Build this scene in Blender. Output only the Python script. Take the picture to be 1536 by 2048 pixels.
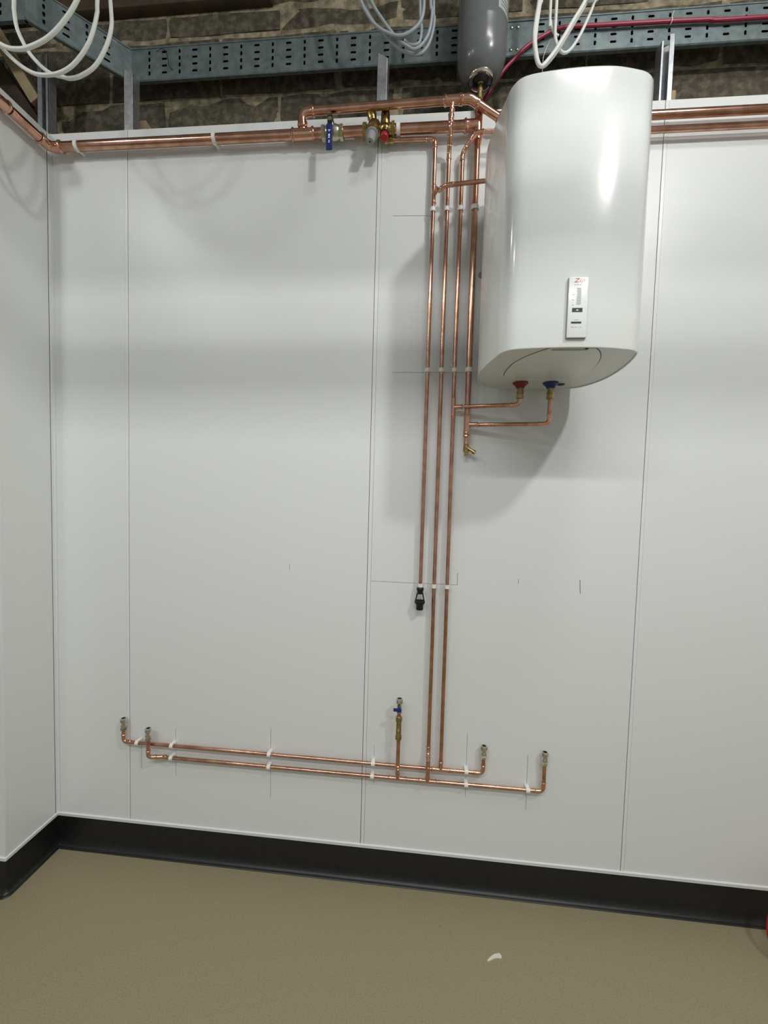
import bpy, bmesh, math, random
from mathutils import Vector, Matrix
random.seed(7)
for o in list(bpy.data.objects): bpy.data.objects.remove(o)
scn = bpy.context.scene
COL = scn.collection

# ------------------------------------------------------------------ camera, world, lights, exposure
def look(yaw, pit, roll):
    cy, sy, cp, sp = math.cos(yaw), math.sin(yaw), math.cos(pit), math.sin(pit)
    fwd = Vector((sy*cp, cy*cp, sp)); r0 = Vector((cy, -sy, 0)); u0 = r0.cross(fwd)
    r = math.cos(roll)*r0 + math.sin(roll)*u0
    u = -math.sin(roll)*r0 + math.cos(roll)*u0
    m = Matrix((r, u, -fwd)).transposed()
    return m.to_4x4()
cd = bpy.data.cameras.new('camera'); cam = bpy.data.objects.new('camera', cd); COL.objects.link(cam)
cam.matrix_world = Matrix.Translation((1.5448, -1.6158, 1.5843)) @ look(math.radians(-5.2617), math.radians(-2.9255), math.radians(1.5643))
cd.sensor_fit = 'VERTICAL'; cd.sensor_height = 24.0
cd.lens = 832.62/2048*24.0
cd.clip_start = 0.02
scn.camera = cam
w = bpy.data.worlds.new('world'); scn.world = w; w.use_nodes = True
w.node_tree.nodes['Background'].inputs[0].default_value = (0.93, 0.97, 1.0, 1)
w.node_tree.nodes['Background'].inputs[1].default_value = 0.48
vs = scn.view_settings
vs.view_transform = 'Standard'; vs.look = 'None'; vs.gamma = 1.0; vs.use_curve_mapping = False
vs.exposure = -0.44
def lamp(name, loc, target, power, size, col=(1, 0.975, 0.93), sizey=None):
    l = bpy.data.lights.new(name, 'AREA'); l.energy = power; l.color = col
    l.shape = 'RECTANGLE' if sizey else 'DISK'; l.size = size
    if sizey: l.size_y = sizey
    o = bpy.data.objects.new(name, l); COL.objects.link(o); o.location = loc
    o.rotation_euler = (Vector(target)-Vector(loc)).to_track_quat('-Z', 'Y').to_euler()
    return o
lamp('site_light_right', (3.07, -2.05, 3.75), (1.7, 0, 1.9), 37, 0.16, (1.0, 0.995, 0.985))
lamp('site_light_left', (-0.35, -2.05, 3.20), (0.9, 0, 1.9), 5.5, 0.12, (0.985, 0.995, 1.0))
lamp('site_light_near', (-0.22, -1.05, 3.22), (0.9, 0, 2.3), 3.6, 0.14, (0.985, 0.995, 1.0))
lamp('ceiling_batten', (1.2, -3.20, 3.90), (1.2, -1.2, 0.8), 84, 3.0, (1.0, 0.995, 0.985), 0.10)
lamp('ceiling_panel', (2.25, -1.15, 3.90), (2.25, -1.0, 0.0), 14.5, 0.5, (1.0, 0.995, 0.985), 0.25)

# ------------------------------------------------------------------ materials
MATS = {}
def mat(name, col, rough=0.5, metal=0.0, noise=None, bump=None, coat=0.0, spec=None, trans=0.0):
    if name in MATS: return MATS[name]
    m = bpy.data.materials.new(name); m.use_nodes = True
    nt = m.node_tree; b = nt.nodes['Principled BSDF']
    b.inputs['Base Color'].default_value = (*col, 1); b.inputs['Roughness'].default_value = rough
    b.inputs['Metallic'].default_value = metal
    if coat: b.inputs['Coat Weight'].default_value = coat; b.inputs['Coat Roughness'].default_value = 0.08
    if spec is not None: b.inputs['Specular IOR Level'].default_value = spec
    if trans: b.inputs['Subsurface Weight'].default_value = trans; b.inputs['Subsurface Radius'].default_value = (.004, .004, .004)
    tc = nt.nodes.new('ShaderNodeTexCoord')
    if noise:
        col2, scale, lo, hi = noise[:4]
        n = nt.nodes.new('ShaderNodeTexNoise'); n.inputs['Scale'].default_value = scale
        n.inputs['Detail'].default_value = noise[4] if len(noise) > 4 else 4
        r = nt.nodes.new('ShaderNodeMapRange'); r.inputs[1].default_value = lo; r.inputs[2].default_value = hi
        mx = nt.nodes.new('ShaderNodeMix'); mx.data_type = 'RGBA'
        mx.inputs[6].default_value = (*col, 1); mx.inputs[7].default_value = (*col2, 1)
        nt.links.new(tc.outputs['Object'], n.inputs['Vector']); nt.links.new(n.outputs[0], r.inputs[0])
        nt.links.new(r.outputs[0], mx.inputs[0]); nt.links.new(mx.outputs[2], b.inputs['Base Color'])
    if bump:
        scale, st, dist = bump
        n = nt.nodes.new('ShaderNodeTexNoise'); n.inputs['Scale'].default_value = scale; n.inputs['Detail'].default_value = 5
        bp = nt.nodes.new('ShaderNodeBump'); bp.inputs['Strength'].default_value = st; bp.inputs['Distance'].default_value = dist
        nt.links.new(tc.outputs['Object'], n.inputs['Vector']); nt.links.new(n.outputs[0], bp.inputs['Height'])
        nt.links.new(bp.outputs[0], b.inputs['Normal'])
    MATS[name] = m
    return m
M = dict(
    panel=mat('white_panel', (0.74, 0.76, 0.745), 0.36, bump=(260, 0.06, 0.0006), spec=0.45),
    strip=mat('white_strip', (0.76, 0.78, 0.77), 0.3),
    gap=mat('joint_shadow_gap', (0.10, 0.105, 0.10), 0.8),
    pencil=mat('pencil', (0.30, 0.30, 0.31), 0.7),
    floor=mat('beige_vinyl', (0.315, 0.275, 0.165), 0.5, noise=((0.262, 0.226, 0.132), 240, 0.42, 0.62, 6), bump=(420, 0.12, 0.0006)),
    skirt=mat('black_vinyl', (0.006, 0.006, 0.0062), 0.42, noise=((0.010, 0.010, 0.0105), 60, 0.4, 0.65)),
    block=mat('concrete_block', (0.085, 0.075, 0.056), 0.95, noise=((0.22, 0.19, 0.135), 38, 0.42, 0.80, 12), bump=(150, 1.0, 0.006), spec=0.2),
    mortar=mat('mortar', (0.43, 0.37, 0.25), 0.95, noise=((0.18, 0.155, 0.105), 30, 0.36, 0.66, 12), bump=(60, 1.0, 0.012), spec=0.2),
    brownwood=mat('brown_timber', (0.075, 0.05, 0.027), 0.8, noise=((0.045, 0.03, 0.017), 12, 0.4, 0.6)),
    palewood=mat('pale_timber', (0.42, 0.33, 0.19), 0.75, noise=((0.33, 0.25, 0.14), 14, 0.4, 0.6)),
    ceil=mat('ceiling_grey', (0.55, 0.55, 0.53), 0.9),
    room=mat('room_wall', (0.62, 0.62, 0.60), 0.7),
    galv=mat('galvanised_steel', (0.62, 0.64, 0.66), 0.38, 0.85, noise=((0.5, 0.52, 0.55), 40, 0.4, 0.6)),
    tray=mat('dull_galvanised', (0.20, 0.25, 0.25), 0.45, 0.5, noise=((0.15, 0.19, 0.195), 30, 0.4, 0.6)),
    copper=mat('copper', (0.66, 0.385, 0.285), 0.19, 1.0, noise=((0.50, 0.27, 0.185), 22, 0.42, 0.62)),
    copfit=mat('copper_fitting', (0.72, 0.415, 0.30), 0.15, 1.0),
    brass=mat('brass', (0.50, 0.39, 0.17), 0.28, 1.0, noise=((0.36, 0.27, 0.11), 60, 0.4, 0.6)),
    chrome=mat('nickel_plate', (0.66, 0.64, 0.58), 0.14, 1.0),
    valve=mat('nickel_brass', (0.55, 0.52, 0.40), 0.3, 1.0),
    clip=mat('white_plastic', (0.80, 0.79, 0.76), 0.4, trans=0.15),
    heater=mat('white_enamel', (0.80, 0.83, 0.80), 0.20, coat=0.5, bump=(900, 0.02, 0.0003)),
    cover=mat('grey_white_plastic', (0.66, 0.66, 0.62), 0.32),
    red=mat('red_plastic', (0.42, 0.012, 0.02), 0.4),
    darkred=mat('hot_collar_red', (0.20, 0.008, 0.016), 0.4),
    blue=mat('blue_plastic', (0.008, 0.020, 0.15), 0.4),
    greyplastic=mat('grey_plastic', (0.30, 0.31, 0.31), 0.5),
    black=mat('black_plastic', (0.006, 0.006, 0.007), 0.4),
    vessel=mat('grey_enamel', (0.135, 0.145, 0.148), 0.26, coat=0.15),
    label=mat('paper_label', (0.72, 0.74, 0.72), 0.6),
    whitecable=mat('white_cable', (0.74, 0.76, 0.71), 0.45),
    greycable=mat('grey_cable', (0.33, 0.37, 0.39), 0.45),
    redcable=mat('red_cable', (0.30, 0.018, 0.05), 0.45),
    redhose=mat('red_hose', (0.50, 0.018, 0.012), 0.4),
    print_red=mat('print_red', (0.60, 0.03, 0.03), 0.5),
    print_grey=mat('print_grey', (0.28, 0.30, 0.29), 0.5),
    print_dark=mat('print_dark', (0.025, 0.03, 0.03), 0.35),
    print_white=mat('print_white', (0.75, 0.76, 0.80), 0.5),
    chip=mat('cream_flake', (0.72, 0.68, 0.56), 0.7),
)

# ------------------------------------------------------------------ mesh helpers
V = Vector
ORI = {}
def obj(name, bm, m, parent=None, loc=None, smooth=35):
    me = bpy.data.meshes.new(name)
    bmesh.ops.recalc_face_normals(bm, faces=bm.faces)
    if parent is not None: o0 = ORI[parent.name]
    elif loc is not None: o0 = V(loc)
    else:
        xs = [v.co for v in bm.verts]
        o0 = V(((min(c.x for c in xs)+max(c.x for c in xs))/2, (min(c.y for c in xs)+max(c.y for c in xs))/2, min(c.z for c in xs)))
    bmesh.ops.translate(bm, verts=bm.verts, vec=-o0)
    bm.to_mesh(me); bm.free()
    me.materials.append(m)
    if smooth:
        me.polygons.foreach_set('use_smooth', [True]*len(me.polygons))
        me.set_sharp_from_angle(angle=math.radians(smooth))
    o = bpy.data.objects.new(name, me); COL.objects.link(o)
    if parent is None: o.location = o0
    else: o.parent = parent
    ORI[o.name] = o0
    return o
def tag(o, label, cat, group=None):
    o['label'] = label; o['category'] = cat
    if group: o['group'] = group
    return o
def thing(name, loc, label, cat, group=None):
    o = bpy.data.objects.new(name, None); o.empty_display_size = 0.05; COL.objects.link(o); o.location = loc
    ORI[o.name] = V(loc)
    return tag(o, label, cat, group)
def struct(o): o['kind'] = 'structure'; return o
def box(bm, a, b, bev=0):
    x0, y0, z0 = a; x1, y1, z1 = b
    vs_ = [bm.verts.new(c) for c in ((x0,y0,z0),(x1,y0,z0),(x1,y1,z0),(x0,y1,z0),(x0,y0,z1),(x1,y0,z1),(x1,y1,z1),(x0,y1,z1))]
    fs = [bm.faces.new([vs_[i] for i in f]) for f in ((0,1,2,3),(4,7,6,5),(0,4,5,1),(1,5,6,2),(2,6,7,3),(3,7,4,0))]
    if bev:
        es = list({e for f in fs for e in f.edges})
        bmesh.ops.bevel(bm, geom=es, offset=bev, segments=2, affect='EDGES', profile=0.5)
    return bm
def frame(d):
    d = V(d).normalized(); a = V((0,0,1)) if abs(d.z) < .9 else V((1,0,0))
    u = d.cross(a).normalized(); return u, d.cross(u).normalized()
def sweep(bm, pts, rad, n=12, caps=True, closed=False):
    pts = [V(p) for p in pts]; N = len(pts)
    if not isinstance(rad, (list, tuple)): rad = [rad]*N
    tang = []
    for i in range(N):
        if closed: t = pts[(i+1) % N]-pts[i-1]
        else: t = pts[min(i+1, N-1)]-pts[max(i-1, 0)]
        tang.append(t.normalized())
    u, v = frame(tang[0]); rings = []
    for i in range(N):
        t = tang[i]; u = (u - t*u.dot(t)).normalized(); v = t.cross(u)
        rings.append([bm.verts.new(pts[i]+(u*math.cos(2*math.pi*k/n)+v*math.sin(2*math.pi*k/n))*rad[i]) for k in range(n)])
    for i in range(N if closed else N-1):
        a, b = rings[i], rings[(i+1) % N]
        for k in range(n): bm.faces.new((a[k], a[(k+1) % n], b[(k+1) % n], b[k]))
    if caps and not closed: bm.faces.new(rings[0][::-1]); bm.faces.new(rings[-1])
    return bm
def lathe(bm, o, axis, prof, n=20, caps=True):
    o = V(o); d = V(axis).normalized(); u, v = frame(d); rings = []
    for t, r in prof:
        r = max(r, 1e-5)
        rings.append([bm.verts.new(o+d*t+(u*math.cos(2*math.pi*(k+.5)/n)+v*math.sin(2*math.pi*(k+.5)/n))*r) for k in range(n)])
    for a, b in zip(rings, rings[1:]):
        for k in range(n): bm.faces.new((a[k], a[(k+1) % n], b[(k+1) % n], b[k]))
    if caps: bm.faces.new(rings[0][::-1]); bm.faces.new(rings[-1])
    return bm
def cyl(bm, a, b, r, n=14): return lathe(bm, a, V(b)-V(a), [(0, r), ((V(b)-V(a)).length, r)], n)
def prism(bm, poly, z0, z1, inset0=0, inset1=0):
    a = [bm.verts.new((x, y, z0)) for x, y in poly]; b = [bm.verts.new((x, y, z1)) for x, y in poly]
    n = len(poly)
    for k in range(n): bm.faces.new((a[k], a[(k+1) % n], b[(k+1) % n], b[k]))
    bm.faces.new(a[::-1]); bm.faces.new(b); return bm
def crom(pts, k=6, closed=False):
    pts = [V(p) for p in pts]; N = len(pts); out = []
    for i in range(N if closed else N-1):
        if closed: p0, p1, p2, p3 = pts[i-1], pts[i], pts[(i+1) % N], pts[(i+2) % N]
        else: p0, p1, p2, p3 = pts[max(i-1, 0)], pts[i], pts[i+1], pts[min(i+2, N-1)]
        for j in range(k):
            t = j/k
            out.append(0.5*((2*p1)+(p2-p0)*t+(2*p0-5*p1+4*p2-p3)*t*t+(3*p1-p0-3*p2+p3)*t**3))
    if not closed: out.append(pts[-1])
    return out
NB = bmesh.new

# copper press fittings: a socket runs from the body out to a beaded end
SOCK = [(0.0, 1.10), (.45, 1.10), (.58, 1.14), (.66, 1.30), (.82, 1.30), (.9, 1.14), (1.0, 1.08)]
def elbow(parent, p, d1, d2, r, R=None, S=None, m=None):
    p, d1, d2 = V(p), V(d1).normalized(), V(d2).normalized()
    R = R or r*2.2; S = S or max(0.016, r*1.6)
    pts, rad = [], []
    for t, k in reversed(SOCK): pts.append(p+d1*(R+S*t)); rad.append(r*k)
    a, b = p+d1*R, p+d2*R
    for i in range(1, 8):
        t = i/8; pts.append(a*(1-t)**2+p*2*t*(1-t)+b*t*t); rad.append(r*1.10)
    for t, k in SOCK: pts.append(p+d2*(R+S*t)); rad.append(r*k)
    bm = NB(); sweep(bm, pts, rad, 16); return obj('elbow', bm, m or M['copfit'], parent)
def tee(parent, p, ax, br, r, rb, L=None, Lb=None):
    p, ax, br = V(p), V(ax).normalized(), V(br).normalized()
    L = L or r*3.6; Lb = Lb or r*1.2+rb*2.6
    bm = NB()
    s = max(0.014, r*1.4); prof = [(-L+s*(1-t), r*k) for t, k in reversed(SOCK)]+[(L-s*(1-t), r*k) for t, k in SOCK]
    lathe(bm, p, ax, prof, 16)
    s = max(0.012, rb*1.4)
    lathe(bm, p, br, [(0, rb*1.12)]+[(Lb-s*(1-t), rb*k) for t, k in SOCK], 16)
    return obj('tee', bm, M['copfit'], parent)
def coupling(parent, p, ax, r, L=0.018):
    bm = NB(); lathe(bm, V(p)-V(ax).normalized()*L, ax, [(0, r*1.06), (L*.2, r*1.26), (L*.45, r*1.26), (L*.6, r*1.1), (L*1.4, r*1.1), (L*1.55, r*1.26), (L*1.8, r*1.26), (L*2, r*1.06)], 16)
    return obj('coupling', bm, M['copfit'], parent)
def pipe(parent, pts, r, n=16):
    bm = NB(); sweep(bm, pts, r, n); return obj('pipe', bm, M['copper'], parent)

# ------------------------------------------------------------------ the setting
HT, ZS = 2.981, 0.131           # top of panelling, top of skirting
YO = -0.226                     # outer corner of the boxed-in left return
YB = 0.165                      # face of the blockwork behind
bm = NB(); box(bm, (-2.6, -4.2, -0.05), (4.6, 0.30, 0.0)); struct(obj('floor', bm, M['floor'], smooth=0))
bm = NB(); box(bm, (-2.6, -4.2, 3.95), (4.6, 0.45, 4.05)); struct(obj('ceiling', bm, M['ceil'], smooth=0))
bm = NB(); box(bm, (4.6, -4.2, 0), (4.7, 0.45, 3.95)); struct(obj('wall_right', bm, M['room'], smooth=0))
bm = NB(); box(bm, (-2.7, -4.2, 0), (-2.6, 0.45, 3.95)); struct(obj('wall_far_left', bm, M['room'], smooth=0))

# services behind the camera: a ceiling downstand and a pipe hung under it, which shade the upper wall
bm = NB(); box(bm, (-2.6, -2.30, 3.455), (4.6, -2.15, 3.95)); struct(obj('trim_1', bm, M['ceil'], smooth=0))
bm = NB(); cyl(bm, (-2.6, -2.20, 3.325), (4.6, -2.20, 3.325), 0.046, 20)
for x in (-2.0, -0.4, 1.2, 2.8, 4.2): cyl(bm, (x, -2.20, 3.36), (x, -2.20, 3.46), 0.005, 8)
struct(obj('trim_2', bm, M['galv']))

# panelled back wall: dark backing, panels and joint strips as pieces
bm = NB(); box(bm, (0.001, 0.009, 0.02), (4.6, 0.012, HT-0.004)); wb = struct(obj('wall_back', bm, M['gap'], smooth=0))
edges = [(0.012, 0.3225), (0.3375, 1.3352), (1.3512, 2.3485), (2.3625, 3.362), (3.376, 4.598)]
for a, b in edges:
    bm = NB(); box(bm, (a, 0.0, 0.1), (b, 0.009, HT), 0.0006); obj('panel', bm, M['panel'], wb, smooth=20)
for a, b in ((0.3231, 0.3355), (1.3372, 1.3506), (2.3505, 2.3619), (3.364, 3.3755)):
    bm = NB(); box(bm, (a, -0.0008, 0.1), (b, 0.009, HT), 0.0006); obj('joint_strip', bm, M['strip'], wb, smooth=20)
bm = NB(); box(bm, (0.0, -0.0012, 0.1), (0.0115, 0.009, HT), 0.0006); box(bm, (0.0, -0.0105, 0.1), (0.0015, 0.0, HT)); obj('corner_trim', bm, M['strip'], wb, smooth=20)
def mark(pts, w=0.0012, par=wb):
    for (x0, z0), (x1, z1) in zip(pts, pts[1:]):
        bm = NB()
        if abs(x1-x0) > abs(z1-z0): vs_ = [(x0, -.0004, z0-w/2), (x1, -.0004, z1-w/2), (x1, -.0004, z1+w/2), (x0, -.0004, z0+w/2)]
        else: vs_ = [(x0-w/2, -.0004, z0), (x0+w/2, -.0004, z0), (x1+w/2, -.0004, z1), (x1-w/2, -.0004, z1)]
        bm.faces.new([bm.verts.new(c) for c in vs_])
        bmesh.ops.solidify(bm, geom=bm.faces[:], thickness=0.0003)
        obj('pencil_line', bm, M['pencil'], par, smooth=0)
W1 = 0.0008
mark([(1.398, 2.618), (1.540, 2.615)], W1); mark([(1.414, 2.038), (1.69, 2.037)], W1)
mark([(1.352, 1.227), (1.688, 1.228)], W1); mark([(1.688, 1.228), (1.6885, 1.274)], .0012)
mark([(0.954, 0.600), (0.956, 0.30)], W1); mark([(1.749, 0.64), (1.750, 0.385)], W1); mark([(1.983, 0.574), (1.985, 0.352)], W1)
mark([(0.541, 0.56), (0.543, 0.36)], W1*.8); mark([(0.388, 0.49), (0.389, 0.375)], W1); mark([(1.383, 0.56), (1.384, 0.40)], W1*.8)
mark([(2.144, 1.269), (2.147, 1.217)], .0016); mark([(1.918, 1.262), (1.919, 1.243)], .0012); mark([(1.021, 1.280), (1.022, 1.256)], .001)
bm = NB(); lathe(bm, (1.668, 0.0, 0.938), (0, -1, 0), [(0, .004), (.0006, .0035)], 10); obj('scuff', bm, M['strip'], wb)

# boxed-in left return
bm = NB(); box(bm, (-0.012, YO, 0.02), (-0.003, -0.0, HT-.004)); box(bm, (-2.59, YO, 0.02), (-0.012, YO+.009, HT-.004)); wl = struct(obj('wall_left', bm, M['gap'], smooth=0))
bm = NB(); box(bm, (-0.0035, YO+0.006, 0.1), (0.0, -0.0125, HT), 0.0005); obj('panel', bm, M['panel'], wl, smooth=20)
bm = NB(); box(bm, (-1.2, YO-.004, 0.1), (-0.006, YO, HT), 0.0005); obj('panel', bm, M['panel'], wl, smooth=20)
bm = NB(); box(bm, (-0.006, YO-0.005, 0.1), (0.001, YO+0.006, HT), 0.0008); obj('corner_trim', bm, M['strip'], wl, smooth=20)

# coved black skirting with white capping strip
def skirt_profile():
    p = [(0.0, ZS), (-0.0035, ZS), (-0.0045, 0.040)]
    for i in range(1, 7):
        a = i/6*math.pi/2; p.append((-0.0045-0.020*(1-math.cos(a)), 0.040-0.036*math.sin(a)))
    p += [(-0.027, 0.0015), (-0.027, 0.0), (0.0, 0.0)]
    return p
def extrude_profile(bm, prof, a, b, out):   # prof: (offset along out (negative = away from the wall), z)
    ra = [bm.verts.new(V((*a, 0))+V(out)*-o+V((0, 0, z))) for o, z in prof]; rb_ = [bm.verts.new(V((*b, 0))+V(out)*-o+V((0, 0, z))) for o, z in prof]
    n = len(prof)
    for k in range(n): bm.faces.new((ra[k], ra[(k+1) % n], rb_[(k+1) % n], rb_[k]))
    bm.faces.new(ra[::-1]); bm.faces.new(rb_)
bm = NB(); extrude_profile(bm, skirt_profile(), (0.0, 0.0), (4.6, 0.0), (0, -1, 0)); bb = struct(obj('baseboard_back', bm, M['skirt'], smooth=30))
def wrap_profile(bm, prof):     # round the outer corner of the boxing in one piece
    yc = YO-.004; st = [((-1.2, yc), (0, -1))]
    st += [((0.0, yc), (math.sin(a), -math.cos(a))) for a in [k*math.pi/12 for k in range(7)]] + [((0.0, 0.0), (1, 0))]
    rings = [[bm.verts.new((p[0]-d[0]*o, p[1]-d[1]*o, z)) for o, z in prof] for p, d in st]; n = len(prof)
    for a, b in zip(rings, rings[1:]):
        for k in range(n): bm.faces.new((a[k], a[(k+1) % n], b[(k+1) % n], b[k]))
    bm.faces.new(rings[0][::-1]); bm.faces.new(rings[-1])
    bmesh.ops.remove_doubles(bm, verts=bm.verts, dist=1e-6)
bm = NB(); wrap_profile(bm, skirt_profile()); bl = struct(obj('baseboard_left', bm, M['skirt'], smooth=30))
CAP = [(0.0, ZS), (-0.0042, ZS), (-0.0044, ZS+.008), (-0.0052, ZS+.010), (-0.0045, ZS+.0125), (0.0, ZS+.014)]
bm = NB(); extrude_profile(bm, CAP, (0.004, 0.0), (4.6, 0.0), (0, -1, 0)); obj('capping_strip', bm, M['strip'], bb)
bm = NB(); wrap_profile(bm, CAP); obj('capping_strip', bm, M['strip'], bl)

# blockwork wall behind, seen above the panelling: recessed mortar and proud blocks
bm = NB(); box(bm, (-2.6, YB+.008, 0.0), (4.6, 0.45, 3.95)); wr = struct(obj('wall_rear', bm, M['mortar'], smooth=0))
def rough_block(x0, x1, z0, z1):
    bm = NB(); nx = 5; nz = 3 if z1-z0 > .15 else 2; g = []
    jit = lambda s: random.uniform(-s, s)
    yy = YB+jit(.003)
    for j in range(nz+1):
        row = []
        for i in range(nx+1):
            e = (i in (0, nx)) or (j in (0, nz))
            x = x0+(x1-x0)*i/nx+jit(.005); z = z0+(z1-z0)*j/nz+jit(.004)
            row.append(bm.verts.new((x, yy+(.006 if e else 0)+jit(.003), z)))
        g.append(row)
    for j in range(nz):
        for i in range(nx): bm.faces.new((g[j][i], g[j][i+1], g[j+1][i+1], g[j+1][i]))
    b = bmesh.ops.extrude_edge_only(bm, edges=[e for e in bm.edges if e.is_boundary])
    bmesh.ops.translate(bm, verts=[v for v in b['geom'] if isinstance(v, bmesh.types.BMVert)], vec=(0, .03, 0))
    return obj('block', bm, M['block'], wr, smooth=50)
courses = [(2.76, 2.990, .63), (3.004, 3.232, .392), (3.248, 3.474, .628), (3.496, 3.574, .89), (3.594, 3.80, .63)]
for z0, z1, ph in courses:
    for k in range(-5, 8):
        a = ph+.5*k+random.uniform(-.008, .008)
        if a > 3.4 or a+.5 < -1.6: continue
        rough_block(a+.009, a+.5-.009, z0, z1)

# dark timber lintel high on the blockwork
t = thing('timber_lintel', (0.0, 0.12, 3.585), 'dark brown timber beam at the top edge above the blockwork', 'beam')
bm = NB(); box(bm, (-1.4, 0.125, 3.585), (0.86, 0.17, 3.80), .004); obj('beam', bm, M['brownwood'], t)

# ------------------------------------------------------------------ timber and studs in the void
def timber(name, a, b, w_, d_, m, label, cat='timber'):
    a, b = V(a), V(b); ax = (b-a).normalized(); u = V((0, 1, 0)); u = (u-ax*u.dot(ax)).normalized(); v = ax.cross(u)
    bm = NB(); vv = [bm.verts.new(p+u*d_/2*i+v*w_/2*j) for p in (a, b) for i, j in ((-1,-1),(1,-1),(1,1),(-1,1))]
    for f in ((0,1,2,3),(4,7,6,5),(0,4,5,1),(1,5,6,2),(2,6,7,3),(3,7,4,0)): bm.faces.new([vv[i] for i in f])
    bmesh.ops.bevel(bm, geom=bm.edges[:], offset=.0015, segments=1, affect='EDGES')
    return tag(obj(name, bm, m), label, cat)
timber('timber_brace', (-0.345, 0.035, 3.545), (-0.075, 0.035, 3.13), 0.042, 0.045, M['palewood'], 'pale sloping timber brace in the top left void behind the cable loops')
timber('timber_board', (-0.42, 0.075, 3.42), (-0.06, 0.075, 2.93), 0.13, 0.022, M['brownwood'], 'wide brown board behind the pale brace at top left', 'board')
timber('timber_noggin', (0.345, 0.085, 0.02), (0.345, 0.085, 3.072), 0.045, 0.04, M['palewood'], 'pale timber stub beside the stud nearest the left corner', 'timber')
timber('timber_noggin', (1.386, 0.07, 0.02), (1.386, 0.07, 3.055), 0.036, 0.04, M['palewood'], 'pale timber stub beside the middle stud above the pressure valve', 'timber')
timber('timber_noggin', (2.386, 0.075, 0.02), (2.386, 0.075, 3.062), 0.05, 0.04, M['palewood'], 'pale timber stub beside the stud right of the water heater', 'timber')
timber('timber_noggin', (2.318, 0.06, 0.02), (2.318, 0.06, 3.034), 0.008, 0.04, M['palewood'], 'thin pale timber sliver left of the stud right of the heater', 'timber')
def stud(x0, x1, zl, zr, label, y0=0.0125, y1=0.05, lipl=.008, lipr=.008, front=False):
    t = thing('metal_stud', ((x0+x1)/2, y0, 2.7), label, 'stud', 'galvanised studs above the panelling')
    th = .0012
    def plate(name, a, b, ztop_a, ztop_b, zbot=2.6):
        a, b = V((*a, 0)), V((*b, 0)); n = V((-(b-a).y, (b-a).x, 0)).normalized()*th
        bm = NB(); q = [(a, zbot), (b, zbot), (b, ztop_b), (a, ztop_a)]
        f = [bm.verts.new(p+V((0, 0, z))) for p, z in q]; g = [bm.verts.new(p+n+V((0, 0, z))) for p, z in q]
        bm.faces.new(f); bm.faces.new(g[::-1])
        for k in range(4): bm.faces.new((f[k], g[k], g[(k+1) % 4], f[(k+1) % 4]))
        obj(name, bm, M['galv'], t, smooth=0)
    if front:     # closed face towards the room
        plate('web', (x0, y0), (x1, y0), zl, zr); plate('flange', (x0, y1), (x0, y0), zl, zl); plate('flange', (x1, y0), (x1, y1), zr, zr)
        bm = NB(); sweep(bm, [(x1-.006, y0-.0005, 2.6), (x1-.006, y0-.0005, zr-.002)], .0016, 6); obj('rib', bm, M['galv'], t)
    else:         # open channel: lips in front, web behind
        plate('web', (x0, y1), (x1, y1), zl, zr); plate('flange', (x0, y1), (x0, y0), zl, zl); plate('flange', (x1, y0), (x1, y1), zr, zr)
        plate('lip', (x0, y0), (x0+lipl, y0), zl, zl); plate('lip', (x1-lipr, y0), (x1, y0), zr, zr)
    return t
stud(-0.062, -0.014, 3.30, 3.30, 'galvanised metal stud standing in the left corner above the panels', lipl=.02, lipr=.010)
stud(0.312, 0.352, 3.222, 3.205, 'galvanised metal stud left of the long copper pipe loop, over the first joint', front=True)
stud(1.324, 1.365, 3.219, 3.196, 'galvanised metal stud rising above the brass pressure valve', front=True)
stud(2.331, 2.375, 3.191, 3.213, 'galvanised open channel stud right of the white water heater', lipl=.007, lipr=.016)

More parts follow.
